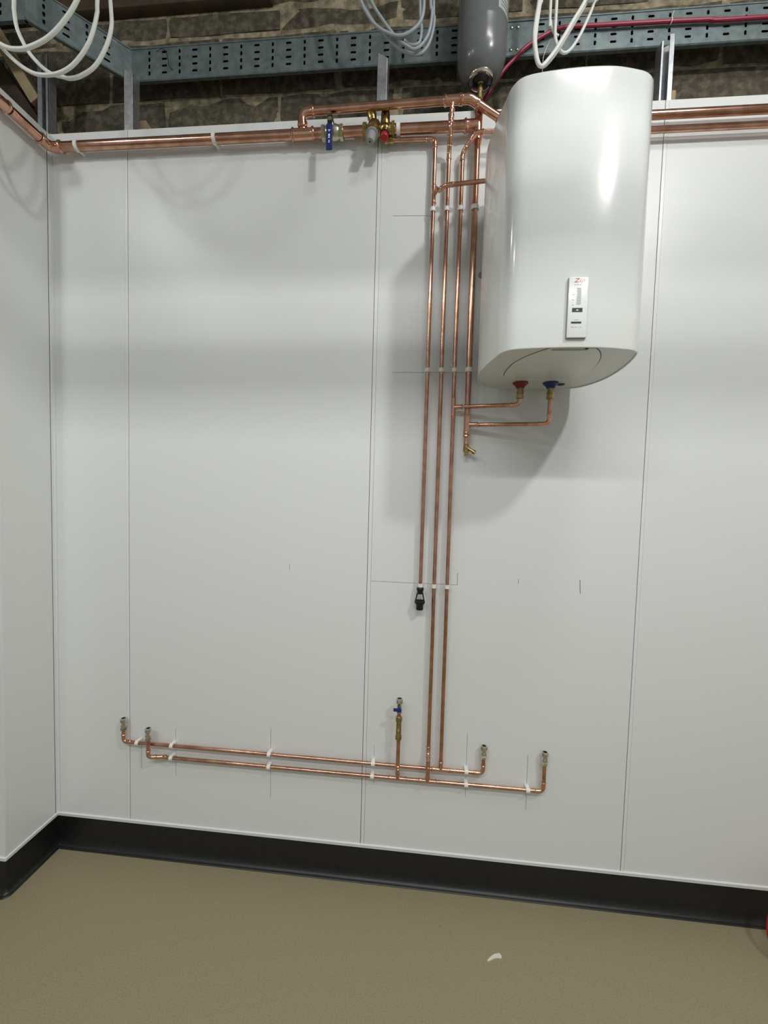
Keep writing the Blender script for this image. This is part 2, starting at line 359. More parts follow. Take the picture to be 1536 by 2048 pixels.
# ------------------------------------------------------------------ cable tray
tr = thing('cable_tray', (1.5, 0.08, 3.245), 'perforated galvanised cable tray along the blockwork with a diagonal offset at left', 'cable tray')
ZT, HTR = 3.245, 0.116
rows = (.021, .0475, .074, .1005)
def tray_run(a, b, s0, offs, h=True, name='perforated_face'):
    a, b = V((*a, 0)), V((*b, 0)); L = (b-a).length; d = (b-a)/L
    bm = NB(); P = lambda s, z: bm.verts.new(a+d*s+V((0, 0, ZT+z)))
    ncol = int(L/.065); xs = [s0+.065*k for k in range(-13, ncol+4)]
    cols = [(x, (k+offs) % 2) for k, x in enumerate(xs) if .034 < x < L-.034]
    lo = cols[0][0]-.0325; hi = cols[-1][0]+.0325
    zb = [0, .03425, .06075, .08725, HTR]
    def quad(s0_, s1, z0, z1): bm.faces.new([P(s0_, z0), P(s1, z0), P(s1, z1), P(s0_, z1)])
    if lo > 0: quad(0, lo, 0, HTR)
    if hi < L: quad(hi, L, 0, HTR)
    for x, kind in cols:
        hw, hh = (.0112, .0043) if kind == 0 else (.0043, .0082)
        c = .0026
        for j, zc in enumerate(rows):
            s0_, s1, z0, z1 = x-.0325, x+.0325, zb[j], zb[j+1]
            o = [P(s0_, z0), P(s1, z0), P(s1, z1), P(s0_, z1)]
            i_ = [P(x-hw+c, zc-hh), P(x+hw-c, zc-hh), P(x+hw, zc-hh+c), P(x+hw, zc+hh-c), P(x+hw-c, zc+hh), P(x-hw+c, zc+hh), P(x-hw, zc+hh-c), P(x-hw, zc-hh+c)]
            bm.faces.new((o[0], o[1], i_[1], i_[0])); bm.faces.new((o[1], i_[2], i_[1])); bm.faces.new((o[1], o[2], i_[3], i_[2])); bm.faces.new((o[2], i_[4], i_[3]))
            bm.faces.new((o[2], o[3], i_[5], i_[4])); bm.faces.new((o[3], i_[6], i_[5])); bm.faces.new((o[3], o[0], i_[7], i_[6])); bm.faces.new((o[0], i_[0], i_[7]))
    bmesh.ops.remove_doubles(bm, verts=bm.verts, dist=1e-5)
    bmesh.ops.recalc_face_normals(bm, faces=bm.faces)
    bmesh.ops.solidify(bm, geom=bm.faces[:], thickness=.0012)
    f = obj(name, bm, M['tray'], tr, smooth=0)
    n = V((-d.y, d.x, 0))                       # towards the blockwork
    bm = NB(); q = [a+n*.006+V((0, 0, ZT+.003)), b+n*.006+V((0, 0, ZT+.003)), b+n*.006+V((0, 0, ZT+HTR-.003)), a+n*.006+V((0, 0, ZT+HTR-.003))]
    bm.faces.new([bm.verts.new(c) for c in q]); bmesh.ops.solidify(bm, geom=bm.faces[:], thickness=-.002); obj('slot_shade_sheet', bm, M['black'], tr, smooth=0)  # added black sheet, painting the shade of the gap behind the slots
    for z, sg in ((ZT, -1), (ZT+HTR, 1)):
        bm = NB(); pr = [(-.0035, 0), (-.0035, .005*sg), (0, .0085*sg), (.013, .0085*sg), (.013, .0070*sg), (.001, .0070*sg), (0, 0)]
        ra = [bm.verts.new(a+n*o+V((0, 0, z+q))) for o, q in pr]; rb_ = [bm.verts.new(b+n*o+V((0, 0, z+q))) for o, q in pr]
        for k in range(len(pr)): bm.faces.new((ra[k], ra[(k+1) % len(pr)], rb_[(k+1) % len(pr)], rb_[k]))
        bm.faces.new(ra[::-1]); bm.faces.new(rb_)
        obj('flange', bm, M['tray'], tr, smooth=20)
tray_run((0.295, 0.08), (1.835, 0.08), .569-.295, 1)
tray_run((1.835, 0.08), (4.5, 0.08), 2.582-1.835, 1)
tray_run((0.072, -0.166), (0.295, 0.08), 0.052, 0)
tray_run((-1.3, -0.166), (0.072, -0.166), 1.34, 1)
for x, z in ((1.846, 3.342), (1.846, 3.262), (1.822, 3.342), (1.822, 3.262)):
    bm = NB(); lathe(bm, (x, .0792, z), (0, -1, 0), [(0, .006), (.002, .0055), (.0035, .003)], 10); obj('bolt', bm, M['chrome'], tr)

# ------------------------------------------------------------------ copper: supply main and branch
XN, YP, ZP = V((1, 0, 0)), V((0, 1, 0)), V((0, 0, 1))
R35, R28, R22, R15 = .0175, .014, .011, .0075
ZM, YM = 2.899, -.036
t = thing('supply_main_pipe', (0.6, YM, ZM), 'thick horizontal copper main wrapping the left corner and running to the blue lever valve', 'pipe')
pipe(t, [(-0.9, -.262, ZM), (-.02, -.262, ZM)], R35); elbow(t, (.04, -.262, ZM), -XN, YP, R35, .03, .026)
pipe(t, [(.04, -.20, ZM), (.04, -.09, ZM)], R35); elbow(t, (.04, YM, ZM), -YP, XN, R35, .026, .026)
pipe(t, [(.07, YM, ZM), (1.14, YM, ZM)], R35)
tee(t, (1.059, YM, ZM), XN, V((0, -.25, 1)), R35, R28, .044, .040)

t = thing('branch_pipe', (1.5, -.07, 2.95), 'upper copper branch passing over the blue lever valve and back behind the heater', 'pipe')
B0, B1, B2 = V((1.059, -.055, 2.962)), V((1.665, -.085, 2.948)), V((1.80, -.033, 2.905))
db = (B1-B0).normalized()
elbow(t, B0, V((0, .2, -1)), db, R28, .026, .022)
pipe(t, [B0+db*.03, B1-db*.02], R28)
tee(t, (1.604, -.082, 2.9495), db, -ZP, R28, R15, .030, .036)
elbow(t, B1, -db, B2-B1, R28, .014, .020)
pipe(t, [B1+(B2-B1)*.15, B2-(B2-B1)*.1], R28)
elbow(t, B2, B1-B2, XN, R28, .018, .022)
pipe(t, [B2+XN*.02, (4.4, -.033, 2.905)], R28)

t = thing('cold_riser_pipe', (1.60, -.025, .45), 'second thin copper riser from the left, dropping off the upper branch to the lower pipe', 'pipe')
pipe(t, [(1.602, -.083, 2.925), (1.600, -.083, 2.862)], R15)
coupling(t, (1.601, -.083, 2.885), ZP, R15*1.15, .018)
elbow(t, (1.600, -.083, 2.858), ZP, V((0, .058, -.040)), R15, .012, .012)
pipe(t, [(1.600, -.074, 2.852), (1.600, -.034, 2.824)], R15)
elbow(t, (1.600, -.025, 2.818), V((0, -.058, .040)), -ZP, R15, .012, .014)
pipe(t, [(1.600, -.025, 2.80), (1.598, -.025, .575)], R15)
pipe(t, [(1.598, -.046, .545), (1.598, -.046, .47)], R15)
elbow(t, (1.598, -.025, .575), ZP, V((0, -.021, -.030)), R15, .009, .009)
elbow(t, (1.598, -.046, .540), V((0, .021, .030)), -ZP, R15, .009, .012)

t = thing('link_pipe', (1.25, YM, ZM), 'short thick copper pipe between the blue lever valve and the brass pressure valve', 'pipe')
pipe(t, [(1.203, YM, ZM), (1.30, YM, ZM)], R35)

t = thing('thick_riser_pipe', (1.70, -.03, 1.8), 'thickest copper riser, rightmost of the four beside the heater, fed by the main', 'pipe')
pipe(t, [(1.39, YM, ZM), (1.66, YM, ZM)], R35)
tee(t, (1.70, YM, ZM), ZP, -XN, R22*1.2, R35, .046, .052)
bm = NB(); lathe(bm, (1.70, YM, ZM), ZP, [(-.06, R22*1.25), (-.05, R22*1.3), (-.03, R22*1.12), (0, R22*1.12)], 16); obj('socket', bm, M['copfit'], t)
pipe(t, [(1.703, -.03, 2.93), (1.704, -.03, 3.005)], R15*1.02)
pipe(t, [(1.70, -.028, 2.88), (1.70, -.028, 1.87)], R22)
tee(t, (1.70, -.028, 1.838), ZP, V((1, -.32, 0)), R22, R15, .036, .040)
bm = NB(); lathe(bm, (1.70, -.028, 1.802), -ZP, [(0, R22*1.08), (.004, R22*1.28), (.009, R22*1.28), (.014, R15*1.3), (.028, R15*1.25), (.032, R15*1.4), (.037, R15*1.4), (.04, R15)], 16); obj('reducer', bm, M['copfit'], t)

t = thing('discharge_pipe', (1.548, -.028, 1.24), 'leftmost thin copper riser from the red knob valve down to the black tundish', 'pipe')
pipe(t, [(1.392, -.0265, 2.870), (1.53, -.0255, 2.869)], R15)
elbow(t, (1.549, -.0255, 2.868), -XN, -ZP, R15, .020, .014)
pipe(t, [(1.549, -.0252, 2.845), (1.546, -.0252, 1.222)], R15)
tee(t, (1.549, -.0255, 2.672), ZP, V((.55, -.75, .35)), R15, R15, .034, .026)

t = thing('relief_pipe', (1.64, -.06, 2.68), 'short copper arm crossing the risers from the leftmost riser to the heater side', 'pipe')
A0, A1, A2 = V((1.549, -.028, 2.672)), V((1.598, -.062, 2.692)), V((1.76, -.062, 2.695))
A1 = V((1.592, -.068, 2.674)); A2 = V((1.735, -.085, 2.672))
pipe(t, [A0+(A1-A0)*.4, A1], R15)
elbow(t, A1, A0-A1, A2-A1, R15, .012, .014)
pipe(t, [A1+(A2-A1)*.1, A2], R15)

t = thing('hot_riser_pipe', (1.65, -.025, .5), 'third thin copper riser from the left, curving right at the top behind the heater', 'pipe')
H0, H1, H2 = V((1.648, -.060, 2.812)), V((1.690, -.066, 2.851)), V((1.80, -.030, 2.858))
pipe(t, [(1.649, -.025, 2.80), (1.647, -.025, 1.93)], R15)
elbow(t, (1.648, -.026, 2.812), -ZP, V((.042, -.040, .039)), R15, .014, .012)
H0 = V((1.648, -.026, 2.812)); pipe(t, [H0+(H1-H0)*.2, H1], R15)
elbow(t, H1, H0-H1, V((1, .0, .0)), R15, .014, .014)
pipe(t, [H1+XN*.01, (1.78, -.064, 2.851)], R15)
pipe(t, [(1.775, -.064, 2.851), (1.86, -.030, 2.858), (4.4, -.030, 2.858)], R22)
tee(t, (1.648, -.025, 1.903), ZP, V((1, -.30, 0)), R15, R15, .036, .034)
pipe(t, [(1.648, -.025, 1.88), (1.648, -.025, .53)], R15)
coupling(t, (1.648, -.025, 1.868), ZP, R15, .006)
coupling(t, (1.648, -.025, 1.69), ZP, R15*.82, .003)

t = thing('hot_outlet_pipe', (1.76, -.06, 1.90), 'copper pipe with elbow from the red heater collar to the third riser', 'pipe')
HO = V((1.873, -.098, 1.899)); hd = (V((1.648, -.025, 1.903))-HO).normalized()
pipe(t, [HO+hd*.02, V((1.685, -.036, 1.903))], R15); elbow(t, HO, hd, ZP, R15, .018, .014); pipe(t, [HO+ZP*.015, HO+ZP*.06], R15)
t = thing('cold_inlet_pipe', (1.84, -.06, 1.835), 'copper pipe with long upright leg from the blue heater collar to the thick riser', 'pipe')
CI = V((1.976, -.0998, 1.833)); cdv = (V((1.70, -.028, 1.838))-CI).normalized()
pipe(t, [CI+cdv*.02, V((1.735, -.037, 1.837))], R15); elbow(t, CI, cdv, ZP, R15, .020, .018); pipe(t, [CI+ZP*.02, CI+ZP*.125], R15)

# lower distribution pipes
t = thing('upper_basin_pipe', (1.06, -.024, .50), 'upper of the two low horizontal copper pipes, turning up at both ends', 'pipe')
YL = -.024
pipe(t, [(.345, YL, .503), (1.79, YL, .501)], R15)
elbow(t, (.326, YL, .503), XN, ZP, R15, .017, .016); pipe(t, [(.326, YL, .52), (.326, YL, .56)], R15)
elbow(t, (1.811, YL, .501), -XN, ZP, R15, .020, .016); pipe(t, [(1.811, YL, .52), (1.811, YL, .57)], R15)
tee(t, (1.648, YL, .501), XN, ZP, R15, R15, .036, .034)
t = thing('lower_basin_pipe', (1.2, -.024, .45), 'lower of the two low horizontal copper pipes, reaching furthest right', 'pipe')
pipe(t, [(.51, YL, .450), (2.02, YL, .450)], R15)
elbow(t, (.495, YL, .451), XN, V((-1, -.45, .12)), R15, .010, .010)
elbow(t, (.450, -.045, .458), V((1, .45, -.12)), ZP, R15, .017, .014); pipe(t, [(.450, -.045, .48), (.450, -.045, .545)], R15)
elbow(t, (2.040, YL, .450), -XN, ZP, R15, .022, .018); pipe(t, [(2.040, YL, .47), (2.040, YL, .57)], R15)
tee(t, (1.481, YL, .450), XN, V((0, -.45, 1)), R15, R15, .036, .030)
tee(t, (1.598, YL, .450), XN, V((0, -.55, 1)), R15, R15, .036, .030)

# ------------------------------------------------------------------ pipe clips (built once per size, then copied)
def clip_mesh(name, r, d, wd, tabw):
    bm = NB(); n = 22; ro = r+.0028
    A = [math.radians(-245+310*k/n) for k in range(n+1)]     # open at the wall side
    rings = []
    for a in A:
        c, s = math.cos(a), math.sin(a)
        rings.append([bm.verts.new((c*q, s*q, z)) for q, z in ((r+.0001, -wd/2), (ro, -wd/2), (ro, wd/2), (r+.0001, wd/2))])
    for x, y in zip(rings, rings[1:]):
        for k in range(4): bm.faces.new((x[k], x[(k+1) % 4], y[(k+1) % 4], y[k]))
    bm.faces.new(rings[0][::-1]); bm.faces.new(rings[-1])
    band = obj('band', bm, M['clip'], None, (0, 0, 0))
    bm = NB(); box(bm, (-tabw/2, r*.72, -wd/2), (tabw/2, d, wd/2), .0008)
    base = obj('base', bm, M['clip'], None, (0, 0, 0))
    me = band.data, base.data
    for o in (band, base): bpy.data.objects.remove(o)
    return me
CL15 = clip_mesh('c15', R15, .0245, .0145, .017); CL22 = clip_mesh('c22', R22, .0275, .0155, .024); CL35 = clip_mesh('c35', R35, .036, .013, .028)
def clip(p, me, along, label, group, roll=0):
    o = bpy.data.objects.new('pipe_clip', None); o.empty_display_size = .02; COL.objects.link(o); o.location = p
    if along == 'X': o.rotation_euler = (0, math.pi/2, 0)
    tag(o, label, 'pipe clip', group)
    for nm, m_ in zip(('band', 'base'), me):
        c = bpy.data.objects.new(nm, m_); COL.objects.link(c); c.parent = o
names = ['leftmost thin riser', 'second thin riser', 'third thin riser', 'thick rightmost riser']
for z, rn in ((2.619, 'just under the relief arm'), (2.039, 'level with the heater base'), (1.225, 'level with the tundish')):
    for k, x in enumerate((1.548, 1.599, 1.648, 1.700)):
        if k == 3 and z < 1.5: continue
        if z < 1.5: x = (1.546, 1.598, 1.648)[k]
        elif z < 2.1: x = (1.5470, 1.599, 1.6475, 1.700)[k]
        clip((x, -.0275 if k == 3 else -.025, z), CL22 if k == 3 else CL15, 'Z', f'white clip on the {names[k]} {rn}', 'clips on the risers')
for x, nm in ((.388, 'beside its left elbow'), (.540, 'above the left end of the lower pipe'), (.957, 'halfway along the left stretch'), (1.382, 'left of the blue tap stub'), (1.747, 'beside its right elbow')):
    clip((x, -.0245, .502), CL15, 'X', 'white plastic clip on the upper low pipe ' + nm, 'clips on the low pipes')
for x, nm in ((.538, 'beside its left elbow'), (.956, 'halfway along the left stretch'), (1.380, 'left of the blue tap stub'), (1.748, 'below the right end of the upper pipe'), (1.982, 'beside its right elbow')):
    clip((x, -.0245, .450), CL15, 'X', 'white plastic clip on the lower low pipe ' + nm, 'clips on the low pipes')
for x, nm in ((.156, 'white plastic clip on the thick main by the left corner'), (.717, 'white plastic clip on the thick main halfway to the branch tee'), (1.414, 'white plastic clip on the thick main right of the pressure valve')):
    clip((x, YM, ZM), CL35, 'X', nm, 'clips on the copper main')

# ------------------------------------------------------------------ compression couplings on the upturned ends
def comp(x, y, z, label):
    t = thing('compression_coupling', (x, y, z), label, 'pipe fitting', 'plated couplings on the low pipes')
    bm = NB(); lathe(bm, (x, y, z), ZP, [(0, .0085), (.001, .0125), (.010, .0130), (.013, .0105)], 6); obj('nut', bm, M['chrome'], t)
    bm = NB(); lathe(bm, (x, y, z+.012), ZP, [(0, .0095), (.004, .0095), (.006, .012), (.013, .012), (.015, .0092), (.024, .0092)], 14); obj('body', bm, M['chrome'], t)
    bm = NB(); lathe(bm, (x, y, z+.034), ZP, [(0, .0105), (.002, .0135), (.012, .0135), (.016, .0115), (.016, .0078), (.008, .0074)], 8, False); obj('nut', bm, M['chrome'], t)
    bm = NB(); lathe(bm, (x, y, z+.041), ZP, [(0, .0077), (.001, .0077)], 14); obj('bore', bm, M['black'], t)
comp(.326, YL, .553, 'plated open coupling on the leftmost upturned pipe end')
comp(.450, -.045, .532, 'plated open coupling on the second upturned pipe end from the left')
comp(1.811, YL, .561, 'plated open coupling on the upturned end right of the risers')
comp(2.040, YL, .556, 'plated open coupling on the upturned pipe end furthest right')

# tap stub: pipe, check valve, service valve
t = thing('tap_stub_pipe', (1.481, -.04, .47), 'short upright copper stub crossing in front of the upper low pipe', 'pipe')
pipe(t, [(1.481, -.034, .468), (1.481, -.048, .50), (1.481, -.050, .64)], R15); pipe(t, [(1.480, -.05, .70), (1.480, -.05, .745)], R15*.95)
coupling(t, (1.481, -.049, .512), ZP, R15, .008)
t = thing('check_valve', (1.4805, -.05, .628), 'brass double check valve on the upright stub below the blue lever', 'valve')
bm = NB(); lathe(bm, (1.4805, -.05, .626), ZP, [(0, .0085), (.001, .0125), (.012, .0130), (.018, .0105), (.068, .0105), (.073, .0128), (.086, .0130), (.092, .009)], 12); obj('body', bm, M['brass'], t)
bm = NB(); box(bm, (1.4765, -.0612, .66), (1.4835, -.0600, .672)); obj('stamp', bm, M['chrome'], t)
t = thing('service_valve', (1.4805, -.05, .735), 'small plated service valve with blue lever topping the upright stub', 'valve')
bm = NB(); lathe(bm, (1.4805, -.05, .730), ZP, [(0, .008), (.003, .0115), (.014, .0115), (.018, .009), (.034, .009), (.038, .0105), (.041, .0135), (.053, .0135), (.057, .0115), (.057, .008), (.045, .008)], 14, False); obj('body', bm, M['chrome'], t)
bm = NB(); lathe(bm, (1.4805, -.058, .749), (0, -1, 0), [(0, .0085), (.006, .0095), (.012, .0085)], 12)
box(bm, (1.459, -.069, .7435), (1.4815, -.062, .7545), .001); obj('lever', bm, M['blue'], t)

# ------------------------------------------------------------------ tundish
t = thing('tundish', (1.546, -.026, 1.13), 'black plastic tundish with open window below the leftmost riser', 'tundish')
tx, ty = 1.546, -.028
bm = NB(); lathe(bm, (tx, ty, 1.219), -ZP, [(0, .008), (.001, .0115), (.004, .0135), (.012, .0135), (.016, .011), (.026, .011)], 14); obj('inlet', bm, M['black'], t)
for s in (-1, 1):
    bm = NB(); a, b = V((tx+s*.0095, ty, 1.199)), V((tx+s*.0165, ty, 1.165)); sweep(bm, [a, b], .0026, 6); obj('arm', bm, M['black'], t)
bm = NB(); lathe(bm, (tx, ty, 1.1675), -ZP, [(0, .0150), (0, .0165), (.003, .0205), (.008, .0205), (.016, .0150), (.018, .0140), (.036, .0138), (.036, .011), (.006, .013), (.0, .0150)], 20, False); obj('cup', bm, M['black'], t)

# ------------------------------------------------------------------ drain cock
t = thing('drain_cock', (1.70, -.03, 1.713), 'small brass drain cock with angled spout below the thick riser', 'valve')
bm = NB(); lathe(bm, (1.70, -.028, 1.772), -ZP, [(0, .0075), (.008, .0075), (.010, .0105), (.034, .0105), (.037, .006), (.050, .0055)], 12); obj('body', bm, M['brass'], t)
bm = NB(); lathe(bm, (1.705, -.030, 1.752), V((.80, -.25, -.55)), [(0, .0065), (.022, .0062), (.023, .0078), (.034, .0078), (.034, .0045)], 12); obj('spout', bm, M['brass'], t)
bm = NB(); lathe(bm, (1.70, -.034, 1.752), (0, -1, 0), [(0, .006), (.009, .006), (.009, .004), (.014, .004)], 4); obj('key', bm, M['brass'], t)

# ------------------------------------------------------------------ ball valve with blue lever
t = thing('ball_valve', (1.171, YM, 2.89), 'nickel ball valve with long blue hanging lever on the main', 'valve')
vx = 1.171
bm = NB(); lathe(bm, (vx-.026, YM, ZM), XN, [(0, .0205), (.004, .0225), (.016, .0265), (.036, .0265), (.048, .0225), (.052, .0205)], 16); obj('body', bm, M['valve'], t)
for x in (vx-.041, vx+.026):
    bm = NB(); lathe(bm, (x, YM, ZM), XN, [(0, .022), (.0015, .0255), (.0135, .0255), (.015, .022)], 8); obj('nut', bm, M['valve'], t)
bm = NB(); lathe(bm, (vx, YM-.022, ZM+.004), (0, -1, .15), [(0, .0125), (.014, .0125), (.014, .008), (.030, .008)], 12); obj('stem', bm, M['valve'], t)
bm = NB(); box(bm, (vx-.009, YM-.050, ZM-.012), (vx+.009, YM-.046, ZM+.022), .001); box(bm, (vx-.009, YM-.046, ZM+.016), (vx+.009, YM-.020, ZM+.022), .001); obj('bracket', bm, M['black'], t)
bm = NB(); box(bm, (vx-.0115, YM-.056, 2.797), (vx+.0115, YM-.050, 2.886), .0022); lv = obj('lever', bm, M['blue'], t)
for z0, z1, wd in ((2.862, 2.8645, .009), (2.858, 2.862, .002), (2.842, 2.850, .006), (2.836, 2.840, .006), (2.820, 2.823, .005), (2.8245, 2.829, .004)):
    bm = NB(); box(bm, (vx-wd/2, YM-.0565, z0), (vx+wd/2, YM-.0559, z1)); obj('marking', bm, M['print_white'], lv, smooth=0)

# ------------------------------------------------------------------ combination pressure valve
t = thing('pressure_control_valve', (1.345, YM, 2.82), 'brass pressure reducing and relief valve with grey cap and red knob', 'valve')
bm = NB(); lathe(bm, (1.284, YM, ZM), XN, [(0, .022), (.0015, .0265), (.014, .0265), (.0155, .021)], 8); obj('nut', bm, M['brass'], t)
bm = NB(); lathe(bm, (1.298, YM, ZM), XN, [(0, .0185), (.02, .0205), (.09, .0205), (.096, .0185)], 18); obj('body', bm, M['brass'], t)
bm = NB(); lathe(bm, (1.389, YM, ZM), XN, [(0, .022), (.0015, .0265), (.011, .0265), (.0125, .021)], 8); obj('nut', bm, M['brass'], t)
ax = V((-.10, -.40, -.91)).normalized(); p0 = V((1.326, YM-.012, ZM+.004))
bm = NB(); lathe(bm, p0, ax, [(-.010, .022), (.010, .0245), (.022, .0245), (.023, .0225), (.030, .0225), (.031, .0245), (.042, .0245)], 20); obj('reducer_housing', bm, M['brass'], t)
bm = NB(); lathe(bm, p0+ax*.041, ax, [(0, .0225), (.006, .0225), (.009, .0165), (.030, .0150), (.045, .0142), (.047, .013)], 18); gc = obj('adjuster_cap', bm, M['greyplastic'], t)
bm = NB(); lathe(bm, p0+ax*.0875, ax, [(0, .003), (.001, .003)], 10); obj('cap_hole', bm, M['black'], gc)
bm = NB(); lathe(bm, (1.326, YM-.004, ZM+.010), V((-.28, -.30, .9)), [(0, .018), (.012, .0180), (.014, .0155), (.024, .0155), (.025, .0170), (.048, .0160), (.052, .013)], 16); obj('strainer_plug', bm, M['brass'], t)
bm = NB(); lathe(bm, (1.366, YM-.006, ZM+.008), ZP, [(0, .019), (.011, .019), (.013, .0168), (.038, .0160), (.042, .014)], 16); tp = obj('cartridge_plug', bm, M['brass'], t)
bm = NB(); lathe(bm, (1.366, YM-.006, ZM+.047), ZP, [(0, .0150), (.007, .0150), (.009, .012)], 16); obj('plug_cap', bm, M['black'], tp)
p1 = V((1.367, YM-.012, ZM-.004)); ax = V((0, -.48, -.88)).normalized()
bm = NB(); lathe(bm, p1, ax, [(0, .0175), (.014, .0175), (.018, .0140), (.030, .0130), (.036, .0150), (.044, .0150)], 16); obj('relief_body', bm, M['brass'], t)
bm = NB(); lathe(bm, p1+ax*.043, ax, [(0, .0165), (.006, .0165), (.008, .0135)], 20); obj('collar', bm, M['black'], t)
bm = NB(); lathe(bm, p1+ax*.048, ax, [(0, .0130), (.003, .0145), (.016, .0140), (.019, .0115), (.019, .006)], 10); rk = obj('relief_knob', bm, M['red'], t)
bm = NB(); lathe(bm, (1.366, -.0265, 2.870), XN, [(0, .0125), (.012, .0125), (.014, .0105), (.022, .0120), (.032, .0120), (.033, .0085)], 12); obj('outlet', bm, M['brass'], t)

# ------------------------------------------------------------------ water heater
OUT = [(1.925, -.012), (1.83, -.014), (1.775, -.036), (1.736, -.09), (1.717, -.16), (1.712, -.23), (1.720, -.30), (1.736, -.385), (1.746, -.424), (1.765, -.447), (1.795, -.4575), (1.858, -.465),
       (1.925, -.468), (1.995, -.465), (2.055, -.4525), (2.085, -.442), (2.105, -.424), (2.116, -.398), (2.130, -.33), (2.138, -.24), (2.132, -.14), (2.10, -.055), (2.06, -.024), (2.0, -.0125)]
HC = V((1.925, -.24))
outl = [(p.x, p.y) for p in crom([(x, y, 0) for x, y in OUT], 5, True)]
def inset(poly, d):
    n = len(poly); out = []
    for k in range(n):
        a, b = V((*poly[k-1], 0)), V((*poly[(k+1) % n], 0)); tt = (b-a).normalized(); nn = V((-tt.y, tt.x, 0))
        p = V((*poly[k], 0)); q = p+nn*d
        if ((q.xy-HC).length > (p.xy-HC).length) == (d > 0): q = p-nn*d
        out.append((q.x, q.y))
    return out
h = thing('water_heater', (1.925, -.24, 1.97), 'large white wall hung electric water heater with rounded body', 'water heater')
def stack(rings, cap0=True, cap1=True):
    bm = NB(); rr = [[bm.verts.new((x, y, z)) for x, y in poly] for poly, z in rings]; n = len(rr[0])
    for a, b in zip(rr, rr[1:]):
        for k in range(n): bm.faces.new((a[k], a[(k+1) % n], b[(k+1) % n], b[k]))
    if cap0: bm.faces.new(rr[0][::-1])
    if cap1: bm.faces.new(rr[-1])
    return bm
Z0, Z1 = 1.972, 2.674
body = stack([(inset(outl, .004), Z0+.006), (inset(outl, .004), Z0), (inset(outl, .0012), Z0+.0008), (outl, Z0+.004), (outl, Z1-.010), (inset(outl, .0010), Z1-.006), (inset(outl, .004), Z1-.002), (inset(outl, .010), Z1)], False, True)
obj('body', body, M['heater'], h, smooth=40)
bm = stack([(inset(outl, .0046), Z0+.0035), (inset(outl, .0046), Z0+.02)]); obj('base_cover', bm, M['cover'], h)
COV = [(1.797, -.205), (1.797, -.27), (1.805, -.335), (1.831, -.398), (1.866, -.450), (1.885, -.455), (1.966, -.455), (1.990, -.448), (2.024, -.388), (2.046, -.300), (2.047, -.225), (2.032, -.180), (1.995, -.164), (1.90, -.164), (1.83, -.166), (1.808, -.178)]
cov = [(p.x, p.y) for p in crom([(x, y, 0) for x, y in COV], 4, True)]
HC = V((1.92, -.31))
bm = stack([(inset(cov, .0028), Z0+.0002), (inset(cov, .001), Z0+.0008), (cov, Z0+.002), (cov, Z0+.004)]); sc = obj('service_cover', bm, M['cover'], h)
bm = stack([(inset(cov, -.0022), Z0+.0030), (inset(cov, -.0022), Z0+.004)]); obj('cover_groove', bm, M['gap'], h)
bm = NB(); box(bm, (1.875, -.452, Z0-.001), (1.966, -.443, Z0+.0008), .0006); obj('latch_slot', bm, M['greyplastic'], sc)
bm = NB(); box(bm, (1.958, -.458, Z0-.0014), (1.966, -.452, Z0+.0008)); obj('latch_hole', bm, M['black'], sc, smooth=0)
bm = NB(); lathe(bm, (1.985, -.180, Z0+.0006), -ZP, [(0, .0018), (.0006, .0018)], 8); obj('screw', bm, M['black'], sc)
bm = NB(); lathe(bm, (2.016, -.078, Z0+.0035), -ZP, [(0, .013), (.002, .013), (.003, .011)], 16); obj('cable_grommet', bm, M['black'], h)
for nm, x, m in (('hot_collar', 1.873, 'darkred'), ('cold_collar', 1.976, 'blue')):
    y = -.098
    bm = NB(); lathe(bm, (x, y, Z0+.004), -ZP, [(0, .026), (.004, .0265), (.008, .022), (.015, .0155), (.020, .0135), (.020, .010)], 24); c = obj(nm, bm, M[m], h)
    c['label'] = ('dark red' if x < 1.9 else 'blue') + ' plastic collar round the pipe connection'
    bm = NB(); lathe(bm, (x, y, Z0-.014), -ZP, [(0, .0105), (.012, .0105), (.013, .0125), (.022, .0125), (.0225, .0105), (.026, .0105), (.027, .0130), (.038, .0130), (.040, .009)], 8); obj('union_nut', bm, M['brass'], h)
# wall bracket and the screw cap beside it
bm = NB(); box(bm, (1.80, -.012, 2.50), (2.05, -.0005, 2.56), .001); obj('wall_bracket', bm, M['galv'], h)
bm = NB(); lathe(bm, (1.736, -.0005, 2.395), (0, -1, 0), [(0, .012), (.004, .011), (.005, .007), (.003, .006), (.003, .001)], 18); tag(obj('screw_cap', bm, M['greyplastic']), 'small round grey screw cap on the wall behind the heater edge', 'screw cap')
# control panel on the curved front
def fy(x): # front surface
    best = min(outl, key=lambda p: abs(p[0]-x)+(10 if p[1] > -.4 else 0)); return best[1]
px0, px1, pz0, pz1 = 1.9025, 1.9510, 1.9935, 2.146
yf = -.4775
bm = NB(); box(bm, (px0, yf, pz0), (px1, -.464, pz1), .0018); cp = obj('control_panel', bm, M['heater'], h, smooth=30)
bm = NB(); box(bm, (px0-.0008, yf+.004, pz0-.0008), (px1+.0008, -.463, pz1+.0008), .001); obj('panel_bezel', bm, M['greyplastic'], cp, smooth=30)
def printed(name, x0, x1, z0, z1, m):
    bm = NB(); box(bm, (x0, yf-.0003, z0), (x1, yf+.0004, z1)); obj(name, bm, M[m], cp, smooth=0)
for k in range(14):
    z = 2.1175-.0031*k; printed('scale_bar', 1.9225, 1.9335, z-.0006, z+.0006, 'print_grey')
printed('indicator', 1.9125, 1.9385, 2.0575, 2.068, 'print_dark'); printed('display', 1.9115, 1.9370, 2.0285, 2.0335, 'print_dark')
printed('display_caption', 1.9195, 1.930, 2.0372, 2.0384, 'print_grey')
